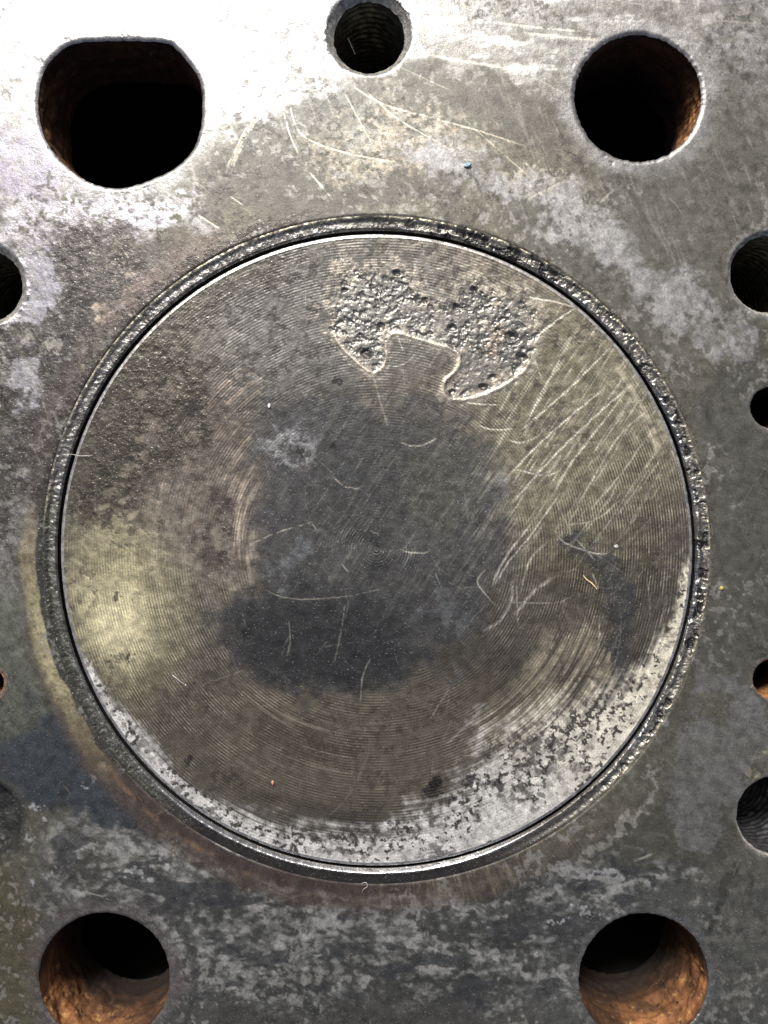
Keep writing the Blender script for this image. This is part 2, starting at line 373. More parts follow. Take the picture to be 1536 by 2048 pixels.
    lay((0.20, 0.20, 0.19), ss(0.0, 0.4, blob(X, Y, 30, 1120, 70, 200, 0))*ss(0.35, 0.6, mf*0.6+hf*0.4)*0.7, 0.46, 0.7, 0.6)
    lay((0.11, 0.118, 0.095), ss(0.0, 0.3, blob(X, Y, 60, 1350, 150, 190, -20))*0.9, 0.42, 0.6, 0.35)
    # --- dark blue black oily ground, lower left and bottom
    lay((0.040, 0.047, 0.056), ss(0.0, 0.3, blob(X, Y, 160, 1540, 200, 130, 25))*0.92, 0.40, 0.55, 0.35)
    bt = ss(1640, 1800, Y+0.06*(x-700)*0)*ss(-60, 60, x)
    lay((0.066, 0.069, 0.066), bt*0.85, 0.48, 0.55, 0.3)
    lay((0.075, 0.068, 0.040), ss(0.0, 0.5, blob(X, Y, 0, 1900, 130, 260))*0.9, 0.45, 0.5, 0.25)
    # mottled light flakes over it
    fl = fbm(x*0.72, y, 70, 6, 21, 0.80)*0.62+fbm(x*0.8, y, 11, 2, 24, 0.8)*0.38
    zone = ss(0.0, 0.35, np.maximum.reduce([blob(X, Y, 720, 1910, 640, 165), blob(X, Y, 350, 1760, 300, 110, 10)*1.2, blob(X, Y, 1120, 1800, 330, 80, -15)]))
    lay((0.135, 0.137, 0.133), zone*ss(0.43, 0.60, fl)*0.85, 0.52, 0.6, 0.3)
    lay((0.25, 0.25, 0.24), zone*ss(0.54, 0.72, fl*0.8+vf*0.2)*0.8, 0.5, 0.5, 0.4); lay((0.040, 0.041, 0.040), zone*ss(0.44, 0.36, fl)*0.7, 0.46, 0.5, 0.3)
    lay((0.034, 0.036, 0.038), zone*ss(0.62, 0.72, fbm(x*0.3, y, 24, 4, 22))*0.85, 0.5, 0.5, 0.3)
    lay((0.040, 0.038, 0.036), ss(2000, 2045, Y+30*(vf-0.5))*ss(300, 480, x)*ss(1150, 900, x)*0.85, 0.5, 0.4, 0.3)
    lay((0.24, 0.235, 0.225), ss(0.0, 0.3, np.maximum(blob(X, Y, 560, 1745, 190, 14, 22), blob(X, Y, 860, 1815, 140, 14, -3)))*ss(0.35, 0.5, mf), 0.5, 0.7, 0.4)
    for (cx, cy, s_) in ((187, 1562, 17), (80, 1612, 16), (62, 1665, 14), (104, 1745, 12), (330, 1720, 18), (285, 1745, 20), (1210, 1755, 18), (1160, 1815, 15), (1110, 1830, 16), (880, 1800, 26)):
        lay((0.46, 0.46, 0.45), ss(0.1, 0.5, blob(X, Y, cx, cy, s_*1.5, s_, 20))*ss(0.45, 0.6, hf)*0.9, 0.45, 0.85, 0.8)
    # dark brushed smears
    for (cx, cy, a, b, dg) in ((120, 1600, 70, 9, 105), (190, 1490, 60, 9, 100), (165, 1510, 45, 9, -45), (1450, 1790, 90, 13, -62), (1400, 1870, 70, 10, -58), (1000, 1895, 90, 8, 5), (560, 1945, 70, 6, 5), (850, 1965, 110, 7, -3), (980, 1780, 90, 12, -8), (1100, 1730, 50, 9, -35)):
        lay((0.030, 0.031, 0.028), ss(0.0, 0.35, blob(X*0.6+x*0.4, Y*0.6+y*0.4, cx, cy, a, b, dg))*0.8, 0.42, 0.4, 0.15)
    # --- gasket ring print round the liner
    rw = r+(fbm(x, y, 50, 3, 30)-0.5)*9
    ang = np.radians(th)
    radial = vn(ang*260, r*0.02, 31)*0.6+vn(ang*640, r*0.03, 32)*0.4
    low = ss(165, 215, th)*ss(318, 275, th)                       # from the left, through the bottom
    ring = ss(665, 672, rw)*ss(738, 712, rw)
    lay((0.092, 0.068, 0.054), ring*low*(0.5+0.4*radial), 0.44, 0.6, 0.3)
    lay((0.055, 0.042, 0.038), ss(665, 670, rw)*ss(700, 686, rw)*ss(205, 235, th)*ss(300, 265, th)*0.9, 0.36, 0.5, 0.2)
    lay((0.030, 0.024, 0.020), (np.exp(-((rw-707)/2.0)**2)+0.7*np.exp(-((rw-729)/2.0)**2))*ss(195, 222, th)*ss(290, 245, th)*0.8, 0.5, 0.3)
    lay((0.17, 0.105, 0.055), np.exp(-((rw-692)/5)**2)*ss(208, 225, th)*ss(262, 235, th)*ss(0.3, 0.6, mf)*0.5, 0.5, 0.4)
    yl = ss(178, 192, th)*ss(214, 200, th)
    lay((0.72, 0.67, 0.42), ss(676, 680, rw)*ss(714, 690, rw)*ss(180, 194, th)*ss(212, 200, th)*(0.75+0.25*hf), 0.34, 0.55, 0.35)  # warm yellow reflection painted on the deck edge
    lay((0.34, 0.29, 0.17), ss(676, 681, rw)*ss(720, 700, rw)*ss(170, 180, th)*ss(226, 205, th)*0.6, 0.38, 0.8, 0.35)  # softer surround of the painted reflection
    lay((0.030, 0.034, 0.028), ss(665, 667, rw)*ss(682, 675, rw)*ss(150, 175, th)*ss(232, 205, th)*0.9, 0.36, 0.4, 1.1)
    lay((0.22, 0.185, 0.13), ring*ss(262, 285, th)*ss(318, 300, th)*ss(0.5, 0.75, radial)*0.8, 0.42, 0.8, 0.3)
    lay((0.125, 0.097, 0.088), ss(668, 680, rw)*ss(745, 700, rw)*ss(110, 125, th)*ss(178, 150, th)*(0.2+0.5*mf), 0.42, 0.6, 0.6)
    rr_ = ss(0, 1, (ss(0, 60, th)+ss(360, 330, th)))*0+ss(664, 668, r)*ss(690, 672, r+(hf-0.5)*26)*(ss(95, 70, th)+ss(330, 350, th)).clip(0, 1)
    lay((0.07, 0.062, 0.048), rr_*ss(0.4, 0.6, hf)*0.8, 0.35, 0.7, 1.1)
    lay((0.052, 0.048, 0.044), ss(0.15, 0.4, ss(665, 668, r)*ss(700, 672, r+(hf-0.5)*30))*ss(95, 108, th)*ss(172, 158, th)*0.75, 0.32, 0.7, 1.2)
    # --- wipe marks, small scabs and nicks over everything
    col = col*(0.90+0.20*ww)[:, None]*(0.86+0.28*fbm(x, y, 13, 3, 46, 0.7))[:, None]
    lay((0.26, 0.255, 0.235), ss(0.70, 0.78, fbm(x, y, 12, 3, 47, 0.6))*ss(0.45, 0.7, fbm(x, y, 160, 3, 48))*0.55, 0.45, 0.6, 0.6)
    lay((0.035, 0.033, 0.028), ss(0.72, 0.79, fbm(x, y, 10, 3, 49, 0.6))*ss(0.4, 0.7, fbm(x, y, 140, 3, 53))*0.6, 0.42, 0.4, 0.6)
    lay((0.30, 0.29, 0.27), ss(0.66, 0.80, ww)*ss(0.5, 0.75, fbm(x, y, 130, 3, 54))*ss(1500, 900, y)*0.25, 0.42, 0.7)
    # --- worn rims of the holes
    def rim(i, wd, c, k, rough=0.4, grain=0.8):
        d = hole_dist(x, y, i); lay(c, ss(wd, wd*0.1, d+(hf-0.5)*wd*0.6+(mf-0.5)*wd)*k*(0.5+0.5*hf)*(d < wd*2), rough, 0.85, grain)
    rim(0, 30, (0.26, 0.26, 0.26), 0.7, 0.38, 0.7); rim(1, 36, (0.22, 0.22, 0.215), 0.75, 0.38, 0.7)
    d0 = np.minimum(hole_dist(x, y, 0), hole_dist(x, y, 1)); lay((0.30, 0.30, 0.30), ss(48, 8, d0+(mf-0.5)*26)*0.45, 0.42, 0.8, 0.6)
    rim(2, 20, (0.17, 0.17, 0.165), 0.8); rim(3, 34, (0.15, 0.13, 0.125), 0.85, 0.46, 0.5)
    d3 = hole_dist(x, y, 3); lay((0.045, 0.043, 0.043), np.exp(-((d3-52+(mf-0.5)*10)/7)**2)*ss(180, 320, x)*0.7, 0.45, 0.5)
    rim(4, 10, (0.5, 0.5, 0.5), 0.8); rim(5, 9, (0.32, 0.32, 0.31), 0.7); rim(6, 6, (0.30, 0.29, 0.26), 0.6)
    rim(8, 14, (0.60, 0.60, 0.60), 0.95, 0.36); rim(9, 8, (0.25, 0.24, 0.23), 0.7); rim(10, 9, (0.28, 0.22, 0.19), 0.7); rim(11, 9, (0.35, 0.22, 0.17), 0.8)
    d7 = hole_dist(x, y, 7); lay((0.028, 0.028, 0.024), ss(26, 3, d7+(mf-0.5)*14)*0.85, 0.4, 0.4, 0.3)
    # --- scratches
    sc_ = np.zeros(n)
    SCR = [([(695, 165), (765, 207), (870, 237), (960, 262), (1050, 292)], 1.5, .9), ([(575, 180), (600, 265), (690, 305), (800, 325)], 1.4, .8),
           ([(568, 225), (580, 270), (597, 308)], 1.3, .9), ([(690, 188), (745, 290)], 1.2, .6), ([(620, 345), (660, 392)], 1.8, .9),
           ([(397, 430), (439, 457)], 1.7, .9), ([(460, 392), (492, 414)], 1.2, .8), ([(735, 185), (800, 240), (905, 300)], 1.3, .8), ([(930, 240), (1060, 355)], 1.1, .6),
           ([(1060, 395), (1120, 365)], 1.3, .7), ([(533, 185), (560, 222)], 1.2, .7), ([(1080, 160), (1150, 200)], 1.0, .4), ([(770, 120), (900, 180)], 1.0, .4),
           ([(1200, 405), (1226, 380)], 1.4, .7), ([(180, 400), (260, 520)], 1.0, .3), ([(175, 1785), (205, 1793), (218, 1800)], 1.4, .6), ([(1270, 1722), (1305, 1708)], 2.0, .8),
           ([(985, 1595), (1010, 1560)], 1.0, .3), ([(640, 170), (660, 120)], 1.4, .4), ([(155, 1700), (172, 1698)], 1.6, .9), ([(1500, 1375), (1520, 1357)], 1.1, .8),
           ([(835, 430), (960, 462), (1060, 520)], 1.2, .4), ([(1000, 45), (1080, 55), (1160, 62)], 2.2, .8), ([(1050, 66), (1200, 80)], 2.4, .7), ([(1180, 100), (1330, 120)], 2.0, .5), ([(860, 110), (1010, 135)], 3, .6), ([(1420, 40), (1520, 48)], 1.5, .4)]
    for k, (p, wd, a) in enumerate(SCR): stroke(sc_, x, y, p, wd, a, k)
    for k, off in enumerate((0, 5, 10)):
        stroke(sc_, x, y, [(540+off, 196), (497+off, 250), (462+off, 318), (453+off, 345)], 1.8, 0.6, 60+k, 0.45)
    rnd = random.Random(7)
    for k in range(420):
        cx, cy = rnd.uniform(0, 1536), 2048*rnd.random()**1.7; a = rnd.gauss(0.5, 0.7) if rnd.random() < .6 else rnd.uniform(0, 3.14); L = rnd.uniform(5, 20)+45*rnd.random()**4; bd = rnd.uniform(-.15, .15)
        stroke(sc_, x, y, [(cx-L*math.cos(a), cy-L*math.sin(a)), (cx-L*bd*math.sin(a), cy+L*bd*math.cos(a)), (cx+L*math.cos(a), cy+L*math.sin(a))], rnd.uniform(.7, 1.1), rnd.uniform(.10, .32), k % 40, 0.5)
    lay((0.62, 0.58, 0.48), sc_*0.85, 0.34, 0.8)
    # --- relief
    z = (fbm(x, y, 120, 3, 40)-0.5)*0.9 + (fbm(x*0.6+y*0.5, y*0.6-x*0.5, 11, 3, 43, 0.7)-0.5)*0.45*gr*(1+0.5*lf2) + (mf-0.5)*0.45*gr - sc_*0.3
    z[(x < -20) | (x > 1560) | (y < -20) | (y > 2070)] *= 0.3
    edge = np.full(n, 99.)
    for i in range(len(HOLES)):
        wd = (9, 9, 5, 6, 3, 3, 3, 9, 4, 4, 3, 3)[i]; dd = hole_dist(x, y, i); m = dd < wd
        z[m] -= (wd*0.42*(1-np.clip(dd[m], 0, wd)/wd)**2)
        dm = (dd < wd*3.5) & (gr > 0.6); z[dm] += (((hf-0.5)*1.3+(mf-0.5)*3.2)*ss(wd*3.5, wd*0.5, dd))[dm]
    z -= 1.5*ss(672, 668, r)
    return z, col, ro, me, gr
dz, dcol, dro, dme, dgr = deck_maps(DX, DY)
DV = np.stack([wx(DX), wy(DY), dz*S], -1)
put('deck_face', tomesh('deck_face', DV, DF, {'wear_light_colour': dcol, 'wear_rough': dro, 'wear_metal': dme, 'wear_grain': dgr}), block, M_DECK)
# side skirt of the casting, below the deck
bx0, bx1, by0, by1 = wx(-620), wx(2160), wy(2660), wy(-620); zt, zb = -0.6*S, -900*S
V = np.array([(x, y, z) for z in (zt, zb) for x, y in ((bx0, by0), (bx1, by0), (bx1, by1), (bx0, by1))])
F = np.array([(0, 1, 5, 4), (1, 2, 6, 5), (2, 3, 7, 6), (3, 0, 4, 7), (4, 5, 6, 7)])
put('block_side', tomesh('block_side', V, F, smooth=False), block, M_CAST)

# hole walls
def wall(kind, cx, cy, T, label, i):
    f = table(T); wd = (9, 9, 5, 6, 3, 3, 3, 9, 4, 4, 3, 3)[i]; ze = -wd*0.42
    if kind == 'coolant_passage':
        D = (150, 190, 230, 210)[i]
        prof = [(lambda t: f(t)+1.5, ze-0.3), (f, ze-0.8)]
        for k in range(1, 46):
            d = D*(k/45)**1.15; prof.append(((lambda t, d=d: f(t)-0.02*d), ze-0.8-d))
        def jit(X, Y, Z, R, A):
            n = (fbm(A*R*0.6, Z, 26, 4, 60+i)-0.5)*ss(0, 12, -Z-4)
            R2 = R+n*9; return cx+R2*np.cos(A), cy+R2*np.sin(A), Z
        def at(X, Y, Z, R, A):
            dep = -Z/D; n = fbm(A*110, Z, 50, 3, 70+i)
            k = np.array((0.13, 0.16, 0.22, 0.22)[i]) + (0.75*ss(0.35, 0.95, np.cos(A-0.85)) if i == 2 else 0) + (0.62*ss(0.3, 0.95, np.cos(A-2.2)) if i == 3 else 0) + (0.95*ss(0.8, 0.97, np.cos(A-0.25)) if i == 1 else 0) + (0.12*ss(0.6, 0.95, np.cos(A-2.9)) if i == 0 else 0)
            return {'wear_rust_shade': np.clip(k*(ss(0.85, 0.12, dep+(n-0.5)*0.25) if i else 1.0)*(0.5+0.9*n), 0, 1)*ss(0.0, 0.05, dep)}  # rust, with the lit side and depth shade painted in
        o = put(kind, polar_mesh(kind, cx, cy, prof, 380, at, jit), block, M_RUST)
        o['label'] = label
        # water jacket cavity behind the passage, its shade painted near black
        r0 = float(np.mean(T)); zb = ze-0.8-D
        c = put('cavity', polar_mesh('cavity', cx, cy, [((lambda t: f(t)-0.02*D), zb+0.5), (lambda t: f(t)+8, zb-10), (r0+70, zb-40), (r0+80, -800), (1.0, -810)], 64), o, M_CAV)
    elif kind == 'bolt_hole' and i != 7:
        rin = {4: 72, 5: 77, 6: 77, 8: 72}[i]; dc = {4: 15, 5: 8, 6: 6, 8: 12}[i]
        cprof = [(lambda t: f(t)+1.5, ze-0.3), (f, ze-0.6)]
        for k in range(1, 8): cprof.append(((lambda t, k=k: f(t)+(rin-f(t))*k/7), ze-0.6-dc*k/7))
        prof = [(rin+0.6, ze-0.6-dc)]
        zc = ze-0.6-dc; n = 150; pitch = 17.5; rows = [(zc-0.3-k*2.6) for k in range(n)]
        for zz in rows: prof.append((lambda t, zz=zz: rin+4.6*ss(0, 12, zc-zz)*(np.abs(((zz/pitch - t/(2*np.pi)) % 1.0)-0.5)*2)**0.8, zz))
        prof += [(rin, rows[-1]-4), (1, rows[-1]-30)]
        def jit(X, Y, Z, R, A):
            q = (fbm(A*R*0.8, Z, 9, 3, 80+i)-0.5)*ss(0, 4, -Z-1)*2.6; R2 = R+q; return cx+R2*np.cos(A), cy+R2*np.sin(A), Z+q*0.5
        o = put(kind, polar_mesh(kind, cx, cy, prof, 300, None, jit), block, M_BRIGHT if i == 6 else M_THREAD); o['label'] = label
        put('countersink', polar_mesh('countersink', cx, cy, cprof, 300, None, jit), o, M_CSINK)
    elif i == 7:
        prof = [(lambda t: f(t)+1.5, ze-0.3), (f, ze-0.8), (lambda t: f(t)-4, ze-8), (lambda t: f(t)-8, ze-22), (lambda t: f(t)-14, ze-30)]
        prof += [(lambda t, q=q: (f(t)-14)*q, ze-30-6*(1-q)) for q in np.linspace(0.93, 0.02, 16)]
        def jit(X, Y, Z, R, A):
            q = (fbm(X, Y, 30, 4, 83)-0.5)*6*ss(0, 12, -Z-5); return X, Y, Z+q
        o = put(kind, polar_mesh(kind, cx, cy, prof, 200, None, jit), block, M_GRIME); o['label'] = label
    else:
        prof = [(lambda t: f(t)+1.5, ze-0.3), (f, ze-0.6)]+[((lambda t: f(t)-1.2), ze-2-d) for d in np.linspace(0, 400, 60)]+[(1, -410)]
        def at(X, Y, Z, R, A): return {'wear_rust_shade': np.full(len(X), {9: 0.05, 10: 1.0, 11: 0.9}[i])*ss(130, 20, -Z)}
        def jit(X, Y, Z, R, A):
            q = (fbm(A*R, Z, 12, 3, 90+i)-0.5)*2.5*ss(0, 6, -Z-2); return X+q*np.cos(A), Y+q*np.sin(A), Z
        o = put(kind, polar_mesh(kind, cx, cy, prof, 160, at, jit), block, M_RUST); o['label'] = label
M_GRIME = flat('oily_grime', (0.022, 0.023, 0.021), 0.42, 0.2, 18, 2.0)
for i, (k_, cx, cy, T, lb) in enumerate(HOLES): wall(k_, cx, cy, T, lb, i)

# ================================================================= CYLINDER LINER
liner = root('cylinder_liner', 'thin soot crusted pitted steel ring round the piston, its edge glinting', 'cylinder liner', (wx(LC[0]), wy(LC[1]), 0))
NA = 3600; NR = 22
lx0, ly0 = LC
def rim_maps():
    th = np.linspace(0, 2*np.pi, NA, endpoint=False)
    t = np.linspace(0, 1, NR)[:, None]; A = np.broadcast_to(th, (NR, NA)); R = LR_IN+(LR_OUT-LR_IN)*t+0*A
    X = lx0+R*np.cos(A); Y = ly0+R*np.sin(A); deg = np.degrees(-A) % 360
    x, y = X.ravel(), Y.ravel(); hf = fbm(x, y, 7, 3, 101).reshape(A.shape); mf = fbm(x, y, 20, 3, 102).reshape(A.shape); lf = fbm(x, y, 90, 3, 103).reshape(A.shape)
    right = (ss(100, 70, deg)+ss(300, 325, deg)).clip(0, 1)        # heavily pitted right half
    tl = ss(88, 105, deg)*ss(185, 165, deg); bot = ss(222, 240, deg)*ss(305, 285, deg); lft = ss(160, 175, deg)*ss(238, 222, deg)
    # cross profile: rolled inner edge, shallow sloping land, lip at the outside
    z = -(5+3*bot)*(1-ss(0, 0.13+0.14*bot, t))*1.0 - 3.4*(1-ss(0.25, 0.95, t)) + 0*A
    z = z - 1.2*np.exp(-((t-0.62)/0.17)**2)*(1-bot); z = z + bot*3.4*(1-ss(0.25, 0.95, t))*0.8
    pit = ss(0.55, 0.75, mf)
    z = z - right*pit*3.0*ss(0, 0.2, t)*ss(1.0, 0.8, t) + (hf-0.5)*(1.7*right+1.3*tl+0.6*bot+1.1*lft)*ss(0, 0.12, t)*ss(1.02, 0.85, t)
    z = z + 2.6*ss(0.45, 0.8, fbm(x, y, 30, 2, 104).reshape(A.shape))*np.exp(-((t-0.27)/0.15)**2)*(right+0.3)*0.8
    n = A.size; col = np.tile(np.array([0.088, 0.085, 0.076]), (n, 1)); ro = np.full(n, 0.40); me = np.full(n, 0.75); gr = np.full(n, 1.0)
    T = np.broadcast_to(t, A.shape).ravel(); hf, mf, lf, right, tl, bot, lft = [q.ravel() for q in (hf, mf, lf, right, tl, bot, lft)]
    def lay(c, m, rough=None, metal=None, grain=None):
        nonlocal col, ro, me, gr
        m = np.clip(m, 0, 1); col = col*(1-m[:, None])+np.array(c)*m[:, None]
        if rough is not None: ro = ro*(1-m)+rough*m
        if metal is not None: me = me*(1-m)+metal*m
        if grain is not None: gr = gr*(1-m)+grain*m
    lay((0.27, 0.262, 0.225), right*ss(0.38, 0.58, hf*0.5+(1-mf)*0.5)*0.9, 0.34, 0.9)
    lay((0.014, 0.014, 0.014), right*ss(0.56, 0.68, mf)*0.9, 0.28, 0.5)
    lay((0.115, 0.113, 0.106), tl*0.7*ss(0.05, 0.2, T)); lay((0.26, 0.26, 0.25), tl*ss(0.45, 0.65, hf)*0.8, 0.30, 0.9, 1.2)
    lay((0.17, 0.175, 0.165), lft*ss(0.2, 0.6, hf)*0.8*ss(0.62, 0.42, T), 0.36, 0.7, 0.9); lay((0.022, 0.026, 0.020), lft*ss(0.5, 0.68, T+(hf-0.5)*0.2)*0.8, 0.4, 0.4, 0.8)
    lay((0.022, 0.020, 0.019), bot*ss(0.24, 0.32, T), 0.34, 0.4, 0.35)
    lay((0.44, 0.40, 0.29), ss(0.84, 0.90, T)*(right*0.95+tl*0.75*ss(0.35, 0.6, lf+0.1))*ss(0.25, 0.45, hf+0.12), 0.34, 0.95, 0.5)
    lay((0.42, 0.43, 0.45), ss(0.06, 0.12, T)*ss(0.34, 0.24, T+(hf-0.5)*0.1)*(bot*0.9+right*ss(0.45, 0.62, lf)*0.5), 0.24, 1.0, 0.6)  # white glint painted on the inner edge, bottom and right
    lay((0.015, 0.015, 0.015), ss(0.06, 0.01, T), 0.5, 0.4, 0.5)
    V = np.stack([wx(X), wy(Y), z*S], -1).reshape(-1, 3)-np.array([wx(lx0), wy(ly0), 0])
    i = np.arange(NR-1)[:, None]*NA; j = np.arange(NA)[None, :]; jn = (j+1) % NA
    F = np.stack([i+j, i+NA+j, i+NA+jn, i+jn], -1).reshape(-1, 4)
    return tomesh('rim', V, F, {'wear_light_colour': col, 'wear_rough': ro, 'wear_metal': me, 'wear_grain': gr})
put('rim', rim_maps(), liner, M_RIM)
bw = polar_mesh('bore_wall', 768, 1024, [(LR_IN, -12.2), (LR_IN-0.3, -30), (LR_IN-0.3, -300), (LR_IN-0.3, -620)], 512)
put('bore_wall', bw, liner, M_BLACK)

# ================================================================= PISTON
piston = root('piston', 'large round piston crown with turned concentric grooves, dark carbon stain, scratches and an eroded patch', 'piston', (wx(PC[0]), wy(PC[1]), 0))
PZ = -3.0
PATCH = spline([(697, 530), (720, 538), (747, 531), (775, 541), (790, 534), (812, 552), (833, 573), (850, 590), (868, 592), (892, 608), (911, 606), (927, 576), (947, 566), (966, 579), (990, 583), (1021, 594), (1050, 592),
                (1074, 616), (1080, 643), (1077, 682), (1067, 713), (1046, 741), (1009, 768), (970, 787), (931, 797), (904, 797), (889, 786), (891, 762), (906, 747), (919, 729), (917, 707),
                (896, 694), (857, 682), (826, 674), (796, 665), (779, 671), (771, 690), (773, 713), (764, 734), (747, 745), (728, 733), (705, 713), (681, 686), (666, 659), (662, 627), (667, 598), (679, 572), (686, 545)], 5, True)
CARBON = spline([(515, 835), (560, 800), (640, 790), (760, 800), (880, 815), (960, 870), (985, 950), (1010, 1040), (1010, 1120), (975, 1200), (930, 1270), (860, 1320), (800, 1365), (690, 1395), (590, 1390), (500, 1345), (455, 1300), (440, 1240),
                 (480, 1195), (512, 1160), (515, 1090), (500, 1000), (520, 930)], 3, True)
pstep = 1.5
pxs = np.arange(PC[0]-PR-pstep*2, PC[0]+PR+pstep*2.1, pstep); pys = np.arange(PC[1]-PR-pstep*2, PC[1]+PR+pstep*2.1, pstep)
RT = PR-7.5                                                        # radius of the flat crown, inside its chamfer
def pk(X, Y): return np.hypot(X-PC[0], Y-PC[1]) < RT
def pp(x, y):
    a = np.arctan2(y-PC[1], x-PC[0]); return PC[0]+RT*np.cos(a), PC[1]+RT*np.sin(a)
CX, CY, CF = grid_mesh(pxs, pys, pk, pp)

SCR_P = [([(800, 884), (825, 891), (850, 888), (873, 876)], 1.6, 1), ([(958, 850), (985, 857), (1026, 857)], 1.6, 1), ([(1018, 879), (1040, 884), (1076, 873)], 1.8, 1),
    ([(1028, 936), (1060, 945), (1092, 950), (1115, 944)], 1.5, .95), ([(666, 953), (688, 972), (720, 977)], 1.5, .95), ([(800, 1099), (828, 1106), (860, 1103)], 1.6, 1),
    ([(528, 1178), (560, 1193), (612, 1199), (690, 1193), (760, 1178), (792, 1163)], 1.2, .6), ([(498, 1090), (542, 1070), (592, 1053), (627, 1044)], 1.4, .8), ([(679, 1123), (697, 1144)], 1.6, .8),
    ([(342, 1350), (357, 1362), (373, 1373)], 2.6, 1), ([(410, 1366), (450, 1354), (490, 1340)], 1.8, .6), ([(741, 1062), (758, 1070)], 1.3, .9), ([(625, 1048), (633, 1060)], 1.3, .9),
    ([(1150, 615), (1120, 635), (1072, 672)], 1.6, .8), ([(1052, 592), (1110, 602), (1152, 613)], 1.6, .8), ([(1128, 698), (1108, 740), (1080, 790), (1052, 848)], 1.4, .75),
    ([(1225, 690), (1150, 765), (1100, 810), (1040, 862)], 1.6, .8), ([(1210, 775), (1140, 832), (1060, 905), (1010, 960)], 1.7, .75), ([(1262, 768), (1170, 850), (1090, 930), (1020, 1010)], 1.8, .8),
    ([(1240, 800), (1200, 850), (1140, 930), (1100, 1000)], 2.2, .6), ([(1300, 815), (1240, 870), (1190, 950), (1155, 1010)], 1.5, .6), ([(1290, 880), (1240, 950), (1180, 1020)], 1.5, .6), ([(1320, 920), (1275, 985)], 1.4, .5),
    ([(1120, 985), (1065, 1065), (1020, 1120), (988, 1172)], 1.6, .75), ([(1062, 1048), (1025, 1095), (1000, 1135), (984, 1172)], 1.8, .85), ([(1097, 1082), (1060, 1120), (1040, 1190)], 1.8, .6),
    ([(1102, 1158), (1068, 1182), (1045, 1210), (1030, 1228)], 2.6, .9), ([(1025, 1165), (1022, 1205), (1000, 1240), (968, 1262)], 2.4, .8), ([(1033, 1170), (1036, 1250)], 1.5, .6), ([(970, 1140), (955, 1165), (990, 1210)], 1.2, .6),
    ([(1110, 1062), (1130, 1085), (1180, 1104), (1212, 1108)], 1.4, .7), ([(1150, 1075), (1190, 1120)], 1.3, .6), ([(1110, 1000), (1140, 1060)], 1.1, .5), ([(1240, 1000), (1190, 1040), (1130, 1050)], 1.3, .5),
    ([(740, 1318), (726, 1350), (720, 1410)], 1.6, .7), ([(578, 1240), (580, 1280), (575, 1312)], 1.2, .5), ([(690, 1200), (684, 1250), (668, 1330)], 1.6, .4), ([(898, 1378), (878, 1410), (858, 1442)], 1.8, .7), ([(900, 1380), (893, 1425)], 1.1, .7),
    ([(968, 1406), (940, 1445), (895, 1487)], 2.2, .6), ([(905, 1532), (913, 1528), (918, 1513), (966, 1512)], 1.3, .9), ([(862, 1546), (885, 1541)], 1.5, .8), ([(866, 1520), (863, 1560)], 1.1, .5),
    ([(740, 1500), (720, 1550), (690, 1600), (650, 1640)], 2.2, .35), ([(880, 1170), (870, 1145)], 1.1, .6), ([(1011, 1205), (1110, 1205), (1150, 1190)], 1.1, .5), ([(810, 545), (900, 533), (1000, 523)], 1.5, .5), ([(860, 540), (920, 558)], 1.2, .5),
    ([(885, 1480), (905, 1440)], 1.2, .4), ([(1185, 1145), (1198, 1178)], 1.2, .5), ([(745, 745), (760, 800), (775, 850)], 2.5, .45), ([(690, 725), (745, 745)], 2.5, .6), ([(1200, 1240), (1197, 1302)], 1.6, .6),
    ([(794, 668), (806, 700)], 1.3, .9), ([(766, 733), (795, 731), (818, 720), (832, 703)], 1.5, .95), ([(880, 700), (855, 735)], 1.2, .6), ([(931, 803), (960, 807), (994, 808)], 1.6, .9), ([(1068, 713), (1085, 760)], 1.3, .5),
    ([(440, 720), (470, 650)], 1.5, .3), ([(360, 770), (352, 800)], 1.2, .4), ([(135, 912), (160, 911)], 1.3, .9), ([(1295, 1150), (1300, 1250), (1275, 1330)], 1.2, .4), ([(1335, 1190), (1300, 1330), (1255, 1400)], 1.3, .4)]

